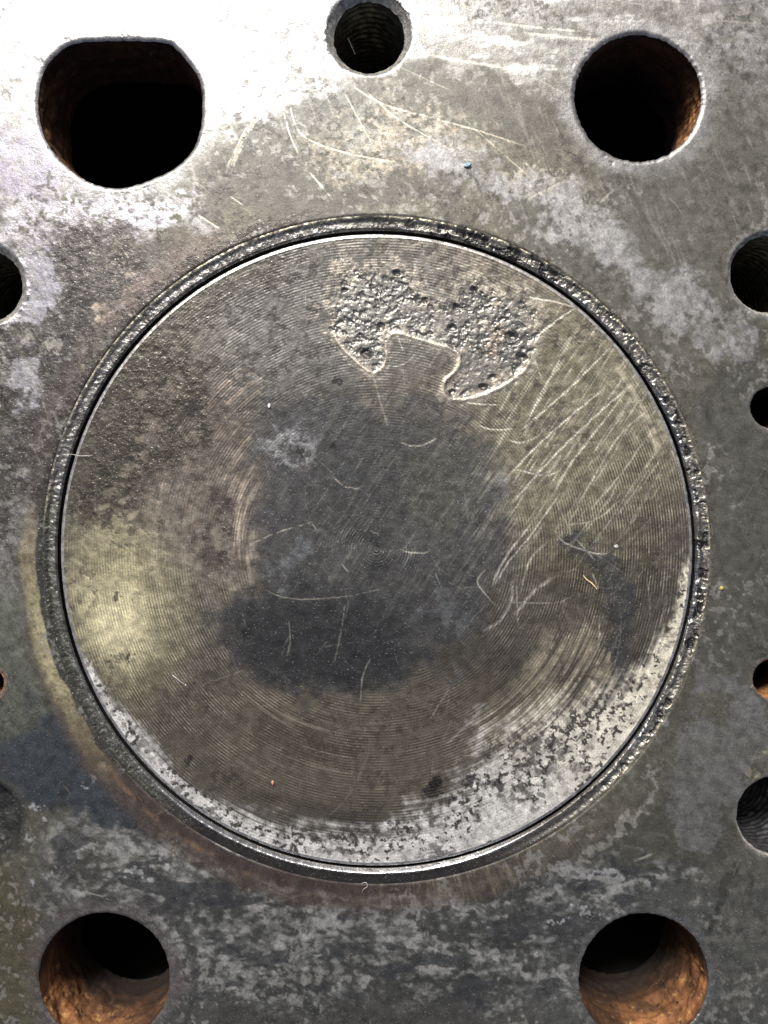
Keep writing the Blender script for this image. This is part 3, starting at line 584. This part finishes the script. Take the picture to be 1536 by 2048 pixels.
def crown_maps(x, y):
    n = len(x); r = np.hypot(x-PC[0], y-PC[1]); th = np.degrees(np.arctan2(-(y-PC[1]), x-PC[0])) % 360
    wxn = (fbm(x, y, 50, 5, 111, 0.66)-0.5)*60; wyn = (fbm(x, y, 50, 5, 112, 0.66)-0.5)*60; X, Y = x+wxn, y+wyn
    hf = fbm(x, y, 9, 3, 113); mf = fbm(x, y, 34, 4, 114); lf = fbm(x, y, 170, 4, 115); vf = fbm(x, y, 15, 3, 116)
    ang = np.radians(th); gv = vn(r*0.09+3, ang*1.3, 117)*0.5+vn(r*0.028, ang*2.1, 118)*0.5      # worn bands that follow the turning marks
    bd = vn(r*0.17, ang*4, 119)*0.5+vn(r*0.42, ang*7, 120)*0.5
    col = np.tile(np.array([0.140, 0.127, 0.102]), (n, 1)); ro = np.full(n, 0.38); me = np.full(n, 0.80); gr = np.full(n, 0.35); gv_ = 0.45+0.55*ss(700, 1250, y+0.25*(x-750))+0.2*ss(1050, 1250, x)+0.35*ss(1350, 1480, y)
    def lay(c, m, rough=None, metal=None, grain=None, groove=None):
        nonlocal col, ro, me, gr, gv_
        m = np.clip(m, 0, 1); col = col*(1-m[:, None])+np.array(c)*m[:, None]
        if rough is not None: ro = ro*(1-m)+rough*m
        if metal is not None: me = me*(1-m)+metal*m
        if grain is not None: gr = gr*(1-m)+grain*m
        if groove is not None: gv_ = gv_*(1-m)+groove*m
    col = col*(0.72+0.56*(0.5*lf+0.5*gv))[:, None]
    # tints: olive right, brown left, grey top, warm reflection painted lower left
    lay((0.165, 0.155, 0.105), ss(0.0, 0.5, blob(X, Y, 1170, 900, 260, 420))*0.6)
    lay((0.118, 0.100, 0.088), ss(0.0, 0.5, blob(X, Y, 430, 900, 240, 330, 10))*0.6)
    lay((0.140, 0.140, 0.132), ss(0.0, 0.6, blob(X, Y, 650, 640, 420, 230, -5))*0.85, 0.4, 0.7, 0.4); lay((0.075, 0.074, 0.070), ss(0.0, 0.5, blob(X, Y, 640, 530, 330, 45, -8))*ss(0.4, 0.65, mf)*0.7)
    lay((0.36, 0.33, 0.205), ss(0.0, 0.8, blob(x*.8+X*.2, y*.8+Y*.2, 235, 1210, 180, 290, -14))*(0.6+0.4*gv), 0.34, 0.75, 0.4)  # yellow sheen painted into the colour, bright core next
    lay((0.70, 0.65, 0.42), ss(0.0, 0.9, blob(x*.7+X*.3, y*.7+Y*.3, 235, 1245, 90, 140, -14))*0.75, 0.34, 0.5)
    lay((0.185, 0.160, 0.118), ss(0.0, 0.6, blob(X, Y, 720, 1490, 520, 210, 0))*0.8, 0.38, 0.7); lay((0.10, 0.078, 0.060), ss(0.0, 0.5, blob(X, Y, 560, 1480, 200, 60, 15))*ss(0.35, 0.65, mf)*0.6)
    lay((0.30, 0.265, 0.19), ss(0.0, 0.6, blob(X, Y, 1090, 1400, 110, 270, 38))*ss(0.25, 0.6, bd), 0.36, 0.6)  # fan highlight painted along the turning marks
    lay((0.55, 0.50, 0.38), ss(0.0, 0.7, blob(X, Y, 1110, 1400, 90, 240, 38))*ss(0.58, 0.88, bd*0.65+hf*0.4)*0.7, 0.36, 0.6)  # brighter streaks of the painted fan highlight
    lay((0.42, 0.36, 0.28), ss(0.0, 0.7, blob(X, Y, 480, 1000, 45, 230, 4))*ss(0.45, 0.75, bd)*0.7, 0.36, 0.6)
    lay((0.40, 0.35, 0.28), ss(0.0, 0.7, blob(X, Y, 345, 1030, 50, 170, 4))*ss(0.5, 0.8, bd*0.7+hf*0.3)*0.35, 0.36, 0.6)  # upright highlight streak put into the colour
    lay((0.50, 0.46, 0.34), ss(0.0, 0.8, blob(X, Y, 1285, 830, 40, 190, -28))*ss(0.4, 0.8, bd*0.7+hf*0.3)*0.6, 0.36, 0.5)
    lay((0.40, 0.36, 0.28), ss(0.0, 0.8, blob(X, Y, 640, 1500, 300, 160, 10))*ss(0.6, 0.85, bd)*0.45, 0.38, 0.6)
    lay((0.30, 0.25, 0.20), ss(0.0, 0.5, blob(X, Y, 470, 790, 70, 100, 35))*ss(0.5, 0.8, bd)*0.6, 0.34, 0.95)
    lay((0.30, 0.26, 0.19), ss(0.0, 0.5, blob(x, y, 740, 820, 40, 110, 0))*ss(0.45, 0.8, bd)*0.6, 0.34, 0.95)
    lay((0.040, 0.032, 0.030), ss(0.0, 0.45, blob(X, Y, 425, 1030, 38, 130, 4))*ss(0.3, 0.6, mf)*0.75, 0.38, 0.5, 0.9, 0.4)
    # rough glittering soot, upper left of the crown
    s1 = ss(0.0, 0.4, np.maximum(blob(X, Y, 280, 830, 190, 170, -40), blob(X, Y, 200, 960, 90, 120)))
    lay((0.066, 0.060, 0.050), s1*ss(0.2, 0.5, mf+0.12)*0.9, 0.32, 0.75, 1.1, 0.2)
    lay((0.10, 0.098, 0.092), ss(0.0, 0.4, blob(X, Y, 560, 560, 210, 60, -20))*0.6, 0.38, 0.8, 0.5)
    lay((0.06, 0.055, 0.045), ss(625-70, 600, r+(mf-0.5)*60)*ss(95, 120, th)*ss(190, 160, th)*0.6, 0.34, 0.7, 1.0, 0.3)
    # dark carbon stain in the middle
    cd_ = polysd(X*0.55+x*0.45, Y*0.55+y*0.45, CARBON)
    cm = ss(-44, 34, cd_+(mf-0.5)*46+(hf-0.5)*14)
    lay((0.052, 0.054, 0.056), cm*(0.84+0.12*mf), 0.42, 0.6, 0.42, 0.22)
    lay((0.022, 0.023, 0.025), ss(0.2, 0.6, cm)*ss(0.0, 0.6, blob(X, Y, 630, 1280, 270, 155, 12))*0.85, 0.40, 0.5, 0.4, 0.15)
    lay((0.038, 0.038, 0.038), cm*ss(0.0, 0.5, blob(X, Y, 640, 1090, 200, 110, 0))*0.35, 0.42, 0.5)
    lay((0.20, 0.205, 0.21), ss(0.0, 0.5, blob(X, Y, 580, 890, 65, 50, -20))*ss(0.35, 0.6, hf*0.5+mf*0.5)*0.8, 0.45, 0.7, 0.8)
    lay((0.12, 0.128, 0.135), ss(0.0, 0.5, np.maximum.reduce([blob(X, Y, 585, 1130, 70, 60), blob(X, Y, 905, 1350, 26, 45, -10), blob(X, Y, 880, 1215, 60, 40), blob(X, Y, 960, 985, 90, 50, -30)]))*ss(0.35, 0.6, mf)*0.6, 0.45, 0.7, 0.6)
    lay((0.075, 0.076, 0.064), cm*ss(0.0, 0.5, blob(X, Y, 900, 960, 140, 130, 0))*0.6, 0.42, 0.7)
    # smear on the right
    sm = np.maximum.reduce([blob(X, Y, 1180, 1105, 75, 30, 10), blob(X, Y, 1235, 1190, 42, 110, -4), blob(X, Y, 1245, 1300, 36, 90, 8), blob(X, Y, 1205, 1400, 26, 60, 20)])
    lay((0.058, 0.060, 0.060), ss(0.0, 0.35, sm)*ss(0.15, 0.4, mf+0.2)*0.88, 0.36, 0.65, 0.9, 0.2)
    lay((0.075, 0.068, 0.050), ss(0.0, 0.4, blob(X, Y, 1160, 1150, 70, 70))*0.5, 0.38, 0.7)
    # scrubbed silver edge along the bottom and lower right
    wdt = np.interp(th, [196, 206, 218, 232, 250, 268, 285, 300, 318, 332, 345, 356, 361], [0, 16, 30, 26, 44, 66, 100, 165, 130, 62, 26, 12, 0])
    ed = (r-(RT-wdt))/np.maximum(wdt, 14)
    sv = ss(-0.55, 0.50, ed+(mf-0.5)*0.5+(hf-0.5)*0.25+(bd-0.5)*0.9)*(wdt > 1)*ss(0, 14, wdt)
    warm = ss(285, 345, th)[:, None]; silver = (np.array([0.50, 0.50, 0.485])*(1-warm)+np.array([0.64, 0.60, 0.48])*warm)*(0.82+0.36*hf[:, None])
    col = col*(1-0.9*sv[:, None])+silver*0.9*sv[:, None]; ro = ro*(1-sv)+0.46*sv; me = me*(1-sv)+0.35*sv; gv_ = gv_*(1-0.6*sv); gr = gr*(1-sv)+0.35*sv
    inner_ = ss(1.25, 0.15, ed)
    tiny = ss(0.70, 0.76, fbm(x, y, 7.5, 3, 121, 0.6)+0.22*(fbm(x, y, 40, 3, 122)-0.5)+0.05*inner_); clump = ss(0.44, 0.60, fbm(x, y, 46, 3, 122))
    inner = ss(1.25, 0.15, ed)
    spk = np.clip(tiny*(0.35+clump*1.1)*(0.7+inner*0.6)+0.8*ss(0.73, 0.78, fbm(x, y, 19, 4, 123, 0.75)+inner*0.03)*inner, 0, 1)*ss(0, 14, wdt)*ss(-0.4, 0.1, ed)
    lay((0.045, 0.043, 0.038), spk*0.95, 0.44, 0.5, 0.6)
    zz = -spk*0.25
    # dark spots scattered over the turned surface
    tn2 = ss(0.64, 0.71, fbm(x, y, 15, 3, 124, 0.65))*ss(0.35, 0.6, fbm(x, y, 120, 2, 125))
    lay((0.045, 0.040, 0.035), tn2*0.65*(1-cm), 0.4, 0.5, 0.6); zz -= tn2*0.2
    for (cx, cy, a) in ((868, 1580, 21), (870, 1568, 14), (712, 1315, 9), (903, 885, 8), (772, 933, 6), (230, 1195, 11), (255, 1317, 10), (490, 1270, 12), (230, 1500, 10), (375, 1520, 12), (675, 758, 9), (1113, 692, 6), (950, 1050, 5), (665, 893, 9), (1100, 1640, 10),
                         (600, 905, 11), (380, 815, 18), (1130, 1500, 12), (940, 1560, 14), (905, 1600, 13), (1000, 1570, 13), (1180, 1560, 10)):
        lay((0.012, 0.012, 0.012), ss(0.0, 0.4, blob(x+(hf-0.5)*14, y+(vf-0.5)*14, cx, cy, a, a*1.1))*0.85, 0.4, 0.4, 0.5)
    # erosion patch surroundings: pale rubbed outline
    bb = (x > 620) & (x < 1120) & (y > 490) & (y < 840); i_ = np.nonzero(bb)[0]
    pd = np.full(n, -99.); pd[i_] = polysd(x[i_], y[i_], PATCH)
    up_ = ss(720, 640, y)*ss(-30, 0, pd+24)+0.0; pd = pd+up_*((fbm(x, y, 20, 4, 155, 0.7)-0.5)*26)*(1-ss(760, 800, x)*ss(900, 860, x)*ss(630, 650, y))
    halo = ss(16, 2, np.abs(pd+4+(hf-0.5)*10))*ss(0.3, 0.55, hf*0.5+mf*0.5+0.08)
    lay((0.30, 0.28, 0.235), halo*0.6, 0.40, 0.8, 1.0, 0.3)
    far = ss(34, 4, np.abs(pd+10))*ss(0.56, 0.64, fbm(x, y, 9, 2, 156))*ss(700, 640, y); lay((0.07, 0.066, 0.06), far*0.7); lay((0.33, 0.30, 0.25), ss(30, 4, np.abs(pd+10))*ss(0.58, 0.66, fbm(x, y, 10, 2, 157))*ss(700, 640, y)*0.6)
    ln = np.zeros(n)
    LIP = [([(747, 747), (764, 736), (772, 713), (770, 690), (779, 671), (796, 665), (826, 674), (857, 684), (893, 694)], 4.5, 1.0), ([(850, 680), (897, 693), (917, 706), (920, 728), (906, 748), (890, 763), (886, 785), (902, 799)], 6.0, 1.0),
           ([(900, 799), (931, 799), (970, 789), (1009, 771), (1046, 744), (1066, 715)], 4.0, .9), ([(664, 640), (676, 684), (705, 716), (730, 738), (750, 748)], 3.2, .8)]
    for k, (p, wd_, a) in enumerate(LIP): stroke(ln, x, y, p, wd_, a, 200+k, 0.12)
    lay((0.50, 0.45, 0.36), ln*(0.75+0.25*hf)*(pd < 1.5), 0.42, 0.95, 0.6, 0)
    # scratches
    s_ = np.zeros(n)
    for k, (p, wd_, a) in enumerate(SCR_P):
        far_ = p[0][0] > 930
        stroke(s_, x, y, p, wd_*(1.35 if far_ else 1.0), min(1.25, a*(1.35 if far_ else 0.75)), k, 0.25 if far_ else 0.36)
    rnd = random.Random(3)
    for k in range(560):
        q = rnd.random(); rr = PR*math.sqrt(rnd.random())*0.97; aa = rnd.uniform(0, 2*math.pi); cx, cy = PC[0]+rr*math.cos(aa), PC[1]+rr*math.sin(aa)
        a = -math.radians(rnd.gauss(58, 14)) if (cx > 950 and q < .8) else rnd.uniform(0, 3.14)
        L = rnd.uniform(6, 60) if cx > 950 else rnd.uniform(5, 38); bd_ = rnd.uniform(-.25, .25)
        stroke(s_, x, y, [(cx-L*math.cos(a), cy-L*math.sin(a)), (cx-L*bd_*math.sin(a), cy+L*bd_*math.cos(a)), (cx+L*math.cos(a), cy+L*math.sin(a))], rnd.uniform(.7, 1.15), rnd.uniform(.10, .40)*(1 if cx > 900 else 0.6), k % 40, 0.45)
    c_, n_ = math.cos(math.radians(57)), math.sin(math.radians(57)); u_ = x*c_-y*n_; v_ = x*n_+y*c_
    smr = ss(0.60, 0.78, vn(u_/90, v_/3.2, 151)*0.55+vn(u_/34, v_/1.9, 152)*0.45)*ss(0, 0.5, blob(X, Y, 1150, 900, 230, 330, 25))
    smr2 = ss(0.62, 0.80, vn(u_/120, v_/4.0, 153)*0.55+vn(u_/40, v_/2.4, 154)*0.45)*ss(0, 0.6, blob(X, Y, 860, 960, 380, 360, 0))
    s_ = np.maximum(s_, np.maximum(smr*0.55, smr2*0.12)).clip(0, 1)
    s_ *= (0.62+0.38*np.sin(r*2*np.pi/5.6+1.0)*gv_.clip(0, 1))
    s_ *= 1-0.8*ss(-2, 6, pd)
    lay((0.74, 0.71, 0.60), s_*0.95, 0.36, 1.0, None, 0.3)
    zz += -s_*0.5 + ln*0.8*(pd < 3) + (hf-0.5)*0.7*gr + (mf-0.5)*0.5*gr
    # centre mark
    zz -= 0.5*np.exp(-((r-7)/1.6)**2)+0.9*np.exp(-(r/2.2)**2)
    lay((0.03, 0.03, 0.03), 0.35*np.exp(-((r-7)/1.8)**2)+0.5*np.exp(-(r/2.2)**2)); gv_ = np.maximum(gv_, 0.8*ss(150, 60, r)*ss(0.3, 0.6, mf))
    # pits inside the patch
    ins = ss(-1, 8, pd); p1 = fbm(x, y, 10, 3, 131, 0.7); p2 = fbm(x, y, 30, 3, 132); p3 = fbm(x, y, 7, 2, 133)
    calm = ss(0, 0.5, np.maximum(blob(X, Y, 960, 740, 80, 55, -25), blob(X, Y, 850, 650, 60, 22, 20)))
    rg = 1-0.65*calm
    pitm = ss(0.58, 0.72, p1)
    ins = ss(-2, 14, pd); zz += ins*(-0.8+(p1-0.5)*-0.8*rg+(p2-0.5)*0.8+(p3-0.5)*0.6*rg-pitm*1.3*rg)
    for (cx, cy, a, dp_) in ((732, 707, 11, 9), (763, 653, 9, 7), (903, 655, 10, 7), (967, 772, 9, 8), (1024, 673, 13, 8), (1043, 713, 12, 7), (912, 613, 8, 6), (905, 784, 5, 5), (985, 755, 9, 5), (722, 672, 7, 5), (850, 600, 7, 5), (948, 578, 8, 5), (995, 660, 6, 4), (700, 640, 7, 4), (690, 580, 7, 5), (795, 545, 8, 6)):
        q = np.clip(blob(x+(hf-.5)*5, y+(vf-.5)*5, cx, cy, a, a*0.85), 0, 1); zz -= dp_*np.sqrt(q)*(q > 0); lay((0.05, 0.048, 0.042), ss(0, 0.3, q)*0.7, 0.4, 0.6)
    pc = np.array([0.190, 0.186, 0.172])*(0.8+0.4*p2[:, None]); a_ = ins[:, None]
    col = col*(1-0.85*a_)+pc*0.85*a_; ro = ro*(1-ins)+0.40*ins; me = me*(1-ins)+0.72*ins; gr = gr*(1-ins)+0.9*ins; gv_ *= 1-ins
    lay((0.38, 0.34, 0.27), ins*ss(0.5, 0.3, p1)*ss(0.35, 0.6, mf+0.1)*ss(40, 6, pd)*0.75, 0.42, 0.9)
    lay((0.33, 0.28, 0.21), ins*ss(0.0, 0.5, blob(X, Y, 985, 700, 28, 85, -5))*ss(0.4, 0.6, vf)*0.6, 0.44, 0.8)
    lay((0.045, 0.044, 0.042), ins*pitm*0.45*(1-calm), 0.42, 0.5)
    return zz+PZ, col, ro, me, gr, gv_, pd
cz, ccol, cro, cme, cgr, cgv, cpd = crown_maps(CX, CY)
CV = np.stack([wx(CX)-wx(PC[0]), wy(CY)-wy(PC[1]), cz*S], -1)
def sub(name, mask, mat):
    F_ = CF[mask]; u, inv = np.unique(F_, return_inverse=True)
    A = {'wear_light_colour': ccol[u], 'wear_rough': cro[u], 'wear_metal': cme[u], 'wear_grain': cgr[u], 'wear_groove': cgv[u]}
    return put(name, tomesh(name, CV[u], inv.reshape(F_.shape), A), piston, mat)
fin = cpd[CF].mean(1) > 0
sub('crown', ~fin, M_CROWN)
sub('eroded_patch', fin, M_PATCH)['label'] = 'rough pitted hollow with two lobes and a pale rubbed lip'
# chamfer at the edge of the crown, then the skirt
def land():
    n = 1800; th = np.linspace(0, 2*np.pi, n, endpoint=False)
    prof = [(RT+0.0, PZ-0.05), (RT+0.8, PZ-0.15), (PR-5.0, PZ-0.62), (PR-3.2, PZ-1.15), (PR-1.6, PZ-1.9), (PR-0.7, PZ-3.4), (PR-0.2, PZ-9)]
    def jit(X, Y, Z, R, A):
        q = (fbm(A*PR, Z*3, 14, 3, 140)-0.5); dn = ss(0.62, 0.8, fbm(A*PR, R*0, 24, 3, 141)); Z2 = Z+q*0.5-dn*0.8*(R > RT+2); return X, Y, Z2
    return polar_mesh('edge_chamfer', 768, 1024, prof, n, None, jit)
put('edge_chamfer', land(), piston, M_LAND)
put('skirt', polar_mesh('skirt', 768, 1024, [(PR-0.2, PZ-9), (PR-0.5, PZ-40), (PR-1, -560), (1, -565)], 400), piston, M_BLACK)

# ================================================================= SMALL THINGS LYING ABOUT
def sliver(name, label, cat, pts, rad, mat, z=0.0, flatn=0.6):
    """a thin tapered fibre or shaving lying on the surface along px points (x, y, lift)"""
    P = spline([(a, b, c) for a, b, c in pts], 6); k = 6; V = []; F = []
    for i, p in enumerate(P):
        q = P[min(i+1, len(P)-1)]-P[max(i-1, 0)]; q = q/np.linalg.norm(q); sd_ = np.cross(q, (0, 0, 1)); sd_ /= np.linalg.norm(sd_)+1e-9
        t = i/(len(P)-1); rr = rad*(0.35+0.65*math.sin(math.pi*min(max(t, 0.04), 0.96))**0.5)
        for j in range(k):
            a = 2*math.pi*j/k; off = sd_*rr*math.cos(a)+np.array((0, 0, 1))*rr*flatn*math.sin(a)
            V.append((p[0]+off[0], p[1]+off[1], p[2]+off[2]+rad*flatn))
    n = len(P)
    for i in range(n-1):
        for j in range(k): F.append((i*k+j, i*k+(j+1) % k, (i+1)*k+(j+1) % k, (i+1)*k+j))
    c = np.mean(P, 0); V = np.array(V)
    V = np.stack([(V[:, 0]-c[0])*S, -(V[:, 1]-c[1])*S, V[:, 2]*S], -1)
    F = F+[(0, 1, 2, 3), (0, 3, 4, 5), ((n-1)*k, (n-1)*k+3, (n-1)*k+2, (n-1)*k+1), ((n-1)*k, (n-1)*k+5, (n-1)*k+4, (n-1)*k+3)]
    o = put(name, tomesh(name, V, np.array(F)), None, mat); o.location = (wx(c[0]), wy(c[1]), z*S)
    o['label'] = label; o['category'] = cat; return o
def chip(name, label, cat, x, y, a, b, h, mat, z=0.0, rot=0.0, seed=1):
    rnd = random.Random(seed); n = 9; V = []; F = []
    for l, (s_, zz) in enumerate(((0.85, 0.05), (1.0, 0.5), (0.7, 1.0))):
        for i in range(n):
            t = 2*math.pi*i/n; q = 1+rnd.uniform(-.22, .22); V.append((a*s_*q*math.cos(t), b*s_*q*math.sin(t), h*(zz+rnd.uniform(-.1, .1)+0.5*zz*math.cos(t))))
    V += [(0, 0, 0), (0, 0, h*0.95)]
    for l in range(2):
        for i in range(n): F += [(l*n+i, l*n+(i+1) % n, (l+1)*n+(i+1) % n), (l*n+i, (l+1)*n+(i+1) % n, (l+1)*n+i)]
    for i in range(n): F += [(3*n, (i+1) % n, i), (3*n+1, 2*n+i, 2*n+(i+1) % n)]
    me = tomesh(name, np.array(V)*S, np.array(F), smooth=False)
    o = put(name, me, None, mat); o.location = (wx(x), wy(y), z*S); o.rotation_euler[2] = rot; o['label'] = label; o['category'] = cat; return o
M_BLUE = flat('pale_blue_paint', (0.30, 0.47, 0.55), 0.4, 0, 5, 0.4)
M_STRAW = flat('straw_fibre', (0.62, 0.47, 0.24), 0.6, 0, 6, 0.3)
M_SHAV = flat('bright_steel_shaving', (0.75, 0.73, 0.66), 0.25, 1.0, 6, 0.3)
M_YEL = flat('yellow_grit', (0.62, 0.48, 0.10), 0.6, 0, 4, 0.4)
M_SALM = flat('salmon_grit', (0.70, 0.30, 0.20), 0.6, 0, 4, 0.4)
M_WHITE = flat('white_grit', (0.75, 0.75, 0.73), 0.55, 0, 4, 0.4)
M_LINT = flat('pale_lint', (0.42, 0.41, 0.38), 0.7, 0, 6, 0.2)
chip('paint_chip', 'tiny pale blue paint chip on the grey deck below the right upper passage', 'paint chip', 935, 331, 7.5, 4.2, 4, M_BLUE, 0.8, 0.2, 4)
sliver('fibre', 'short straw coloured fibre on the right of the piston beside the dark smear', 'fibre', [(1166, 1150, 1), (1174, 1160, 2), (1184, 1167, 1.5), (1194, 1178, 0.5)], 1.5, M_STRAW, PZ+0.4)
sliver('steel_shaving', 'bright straight steel shaving on the brown lower left of the piston', 'metal shaving', [(343, 1349, 0.5), (357, 1361, 1.2), (371, 1371, 0.5)], 2.1, M_SHAV, PZ+0.4)
chip('grit_speck', 'yellow grit speck on the olive deck right of the piston', 'grit', 1442, 1176, 3.8, 3.0, 3.5, M_YEL, 0.6, 0.5, 5)
chip('grit_speck', 'salmon pink grit speck on the lower left of the piston', 'grit', 545, 1566, 2.6, 4.2, 3.5, M_SALM, PZ+0.3, 0.2, 6)
chip('grit_speck', 'white grit speck at the upper left of the dark carbon stain', 'grit', 538, 812, 3.6, 4.2, 3.5, M_WHITE, PZ+0.3, 0.4, 7)
chip('grit_speck', 'white grit speck on top of the dark smear at the right of the piston', 'grit', 1233, 1093, 4.0, 3.8, 4, M_WHITE, PZ+0.3, 0.9, 8)
sliver('lint', 'curled pale lint hair on the dark ring below the piston', 'lint', [(722, 1767, 1), (731, 1763, 3), (735, 1770, 4), (727, 1777, 3), (724, 1785, 1)], 0.55, M_LINT, 0.5)
sliver('lint', 'fine pale hair lying across the gap at the left of the piston', 'lint', [(125, 910, 2), (145, 909, 4), (162, 912, 2), (185, 911, 1)], 0.8, M_LINT, 0.3)
sliver('lint', 'pale hair standing inside the threads of the upper bolt hole', 'lint', [(694, 58, -30), (700, 66, -40), (708, 77, -55)], 0.8, M_LINT, 0.0)
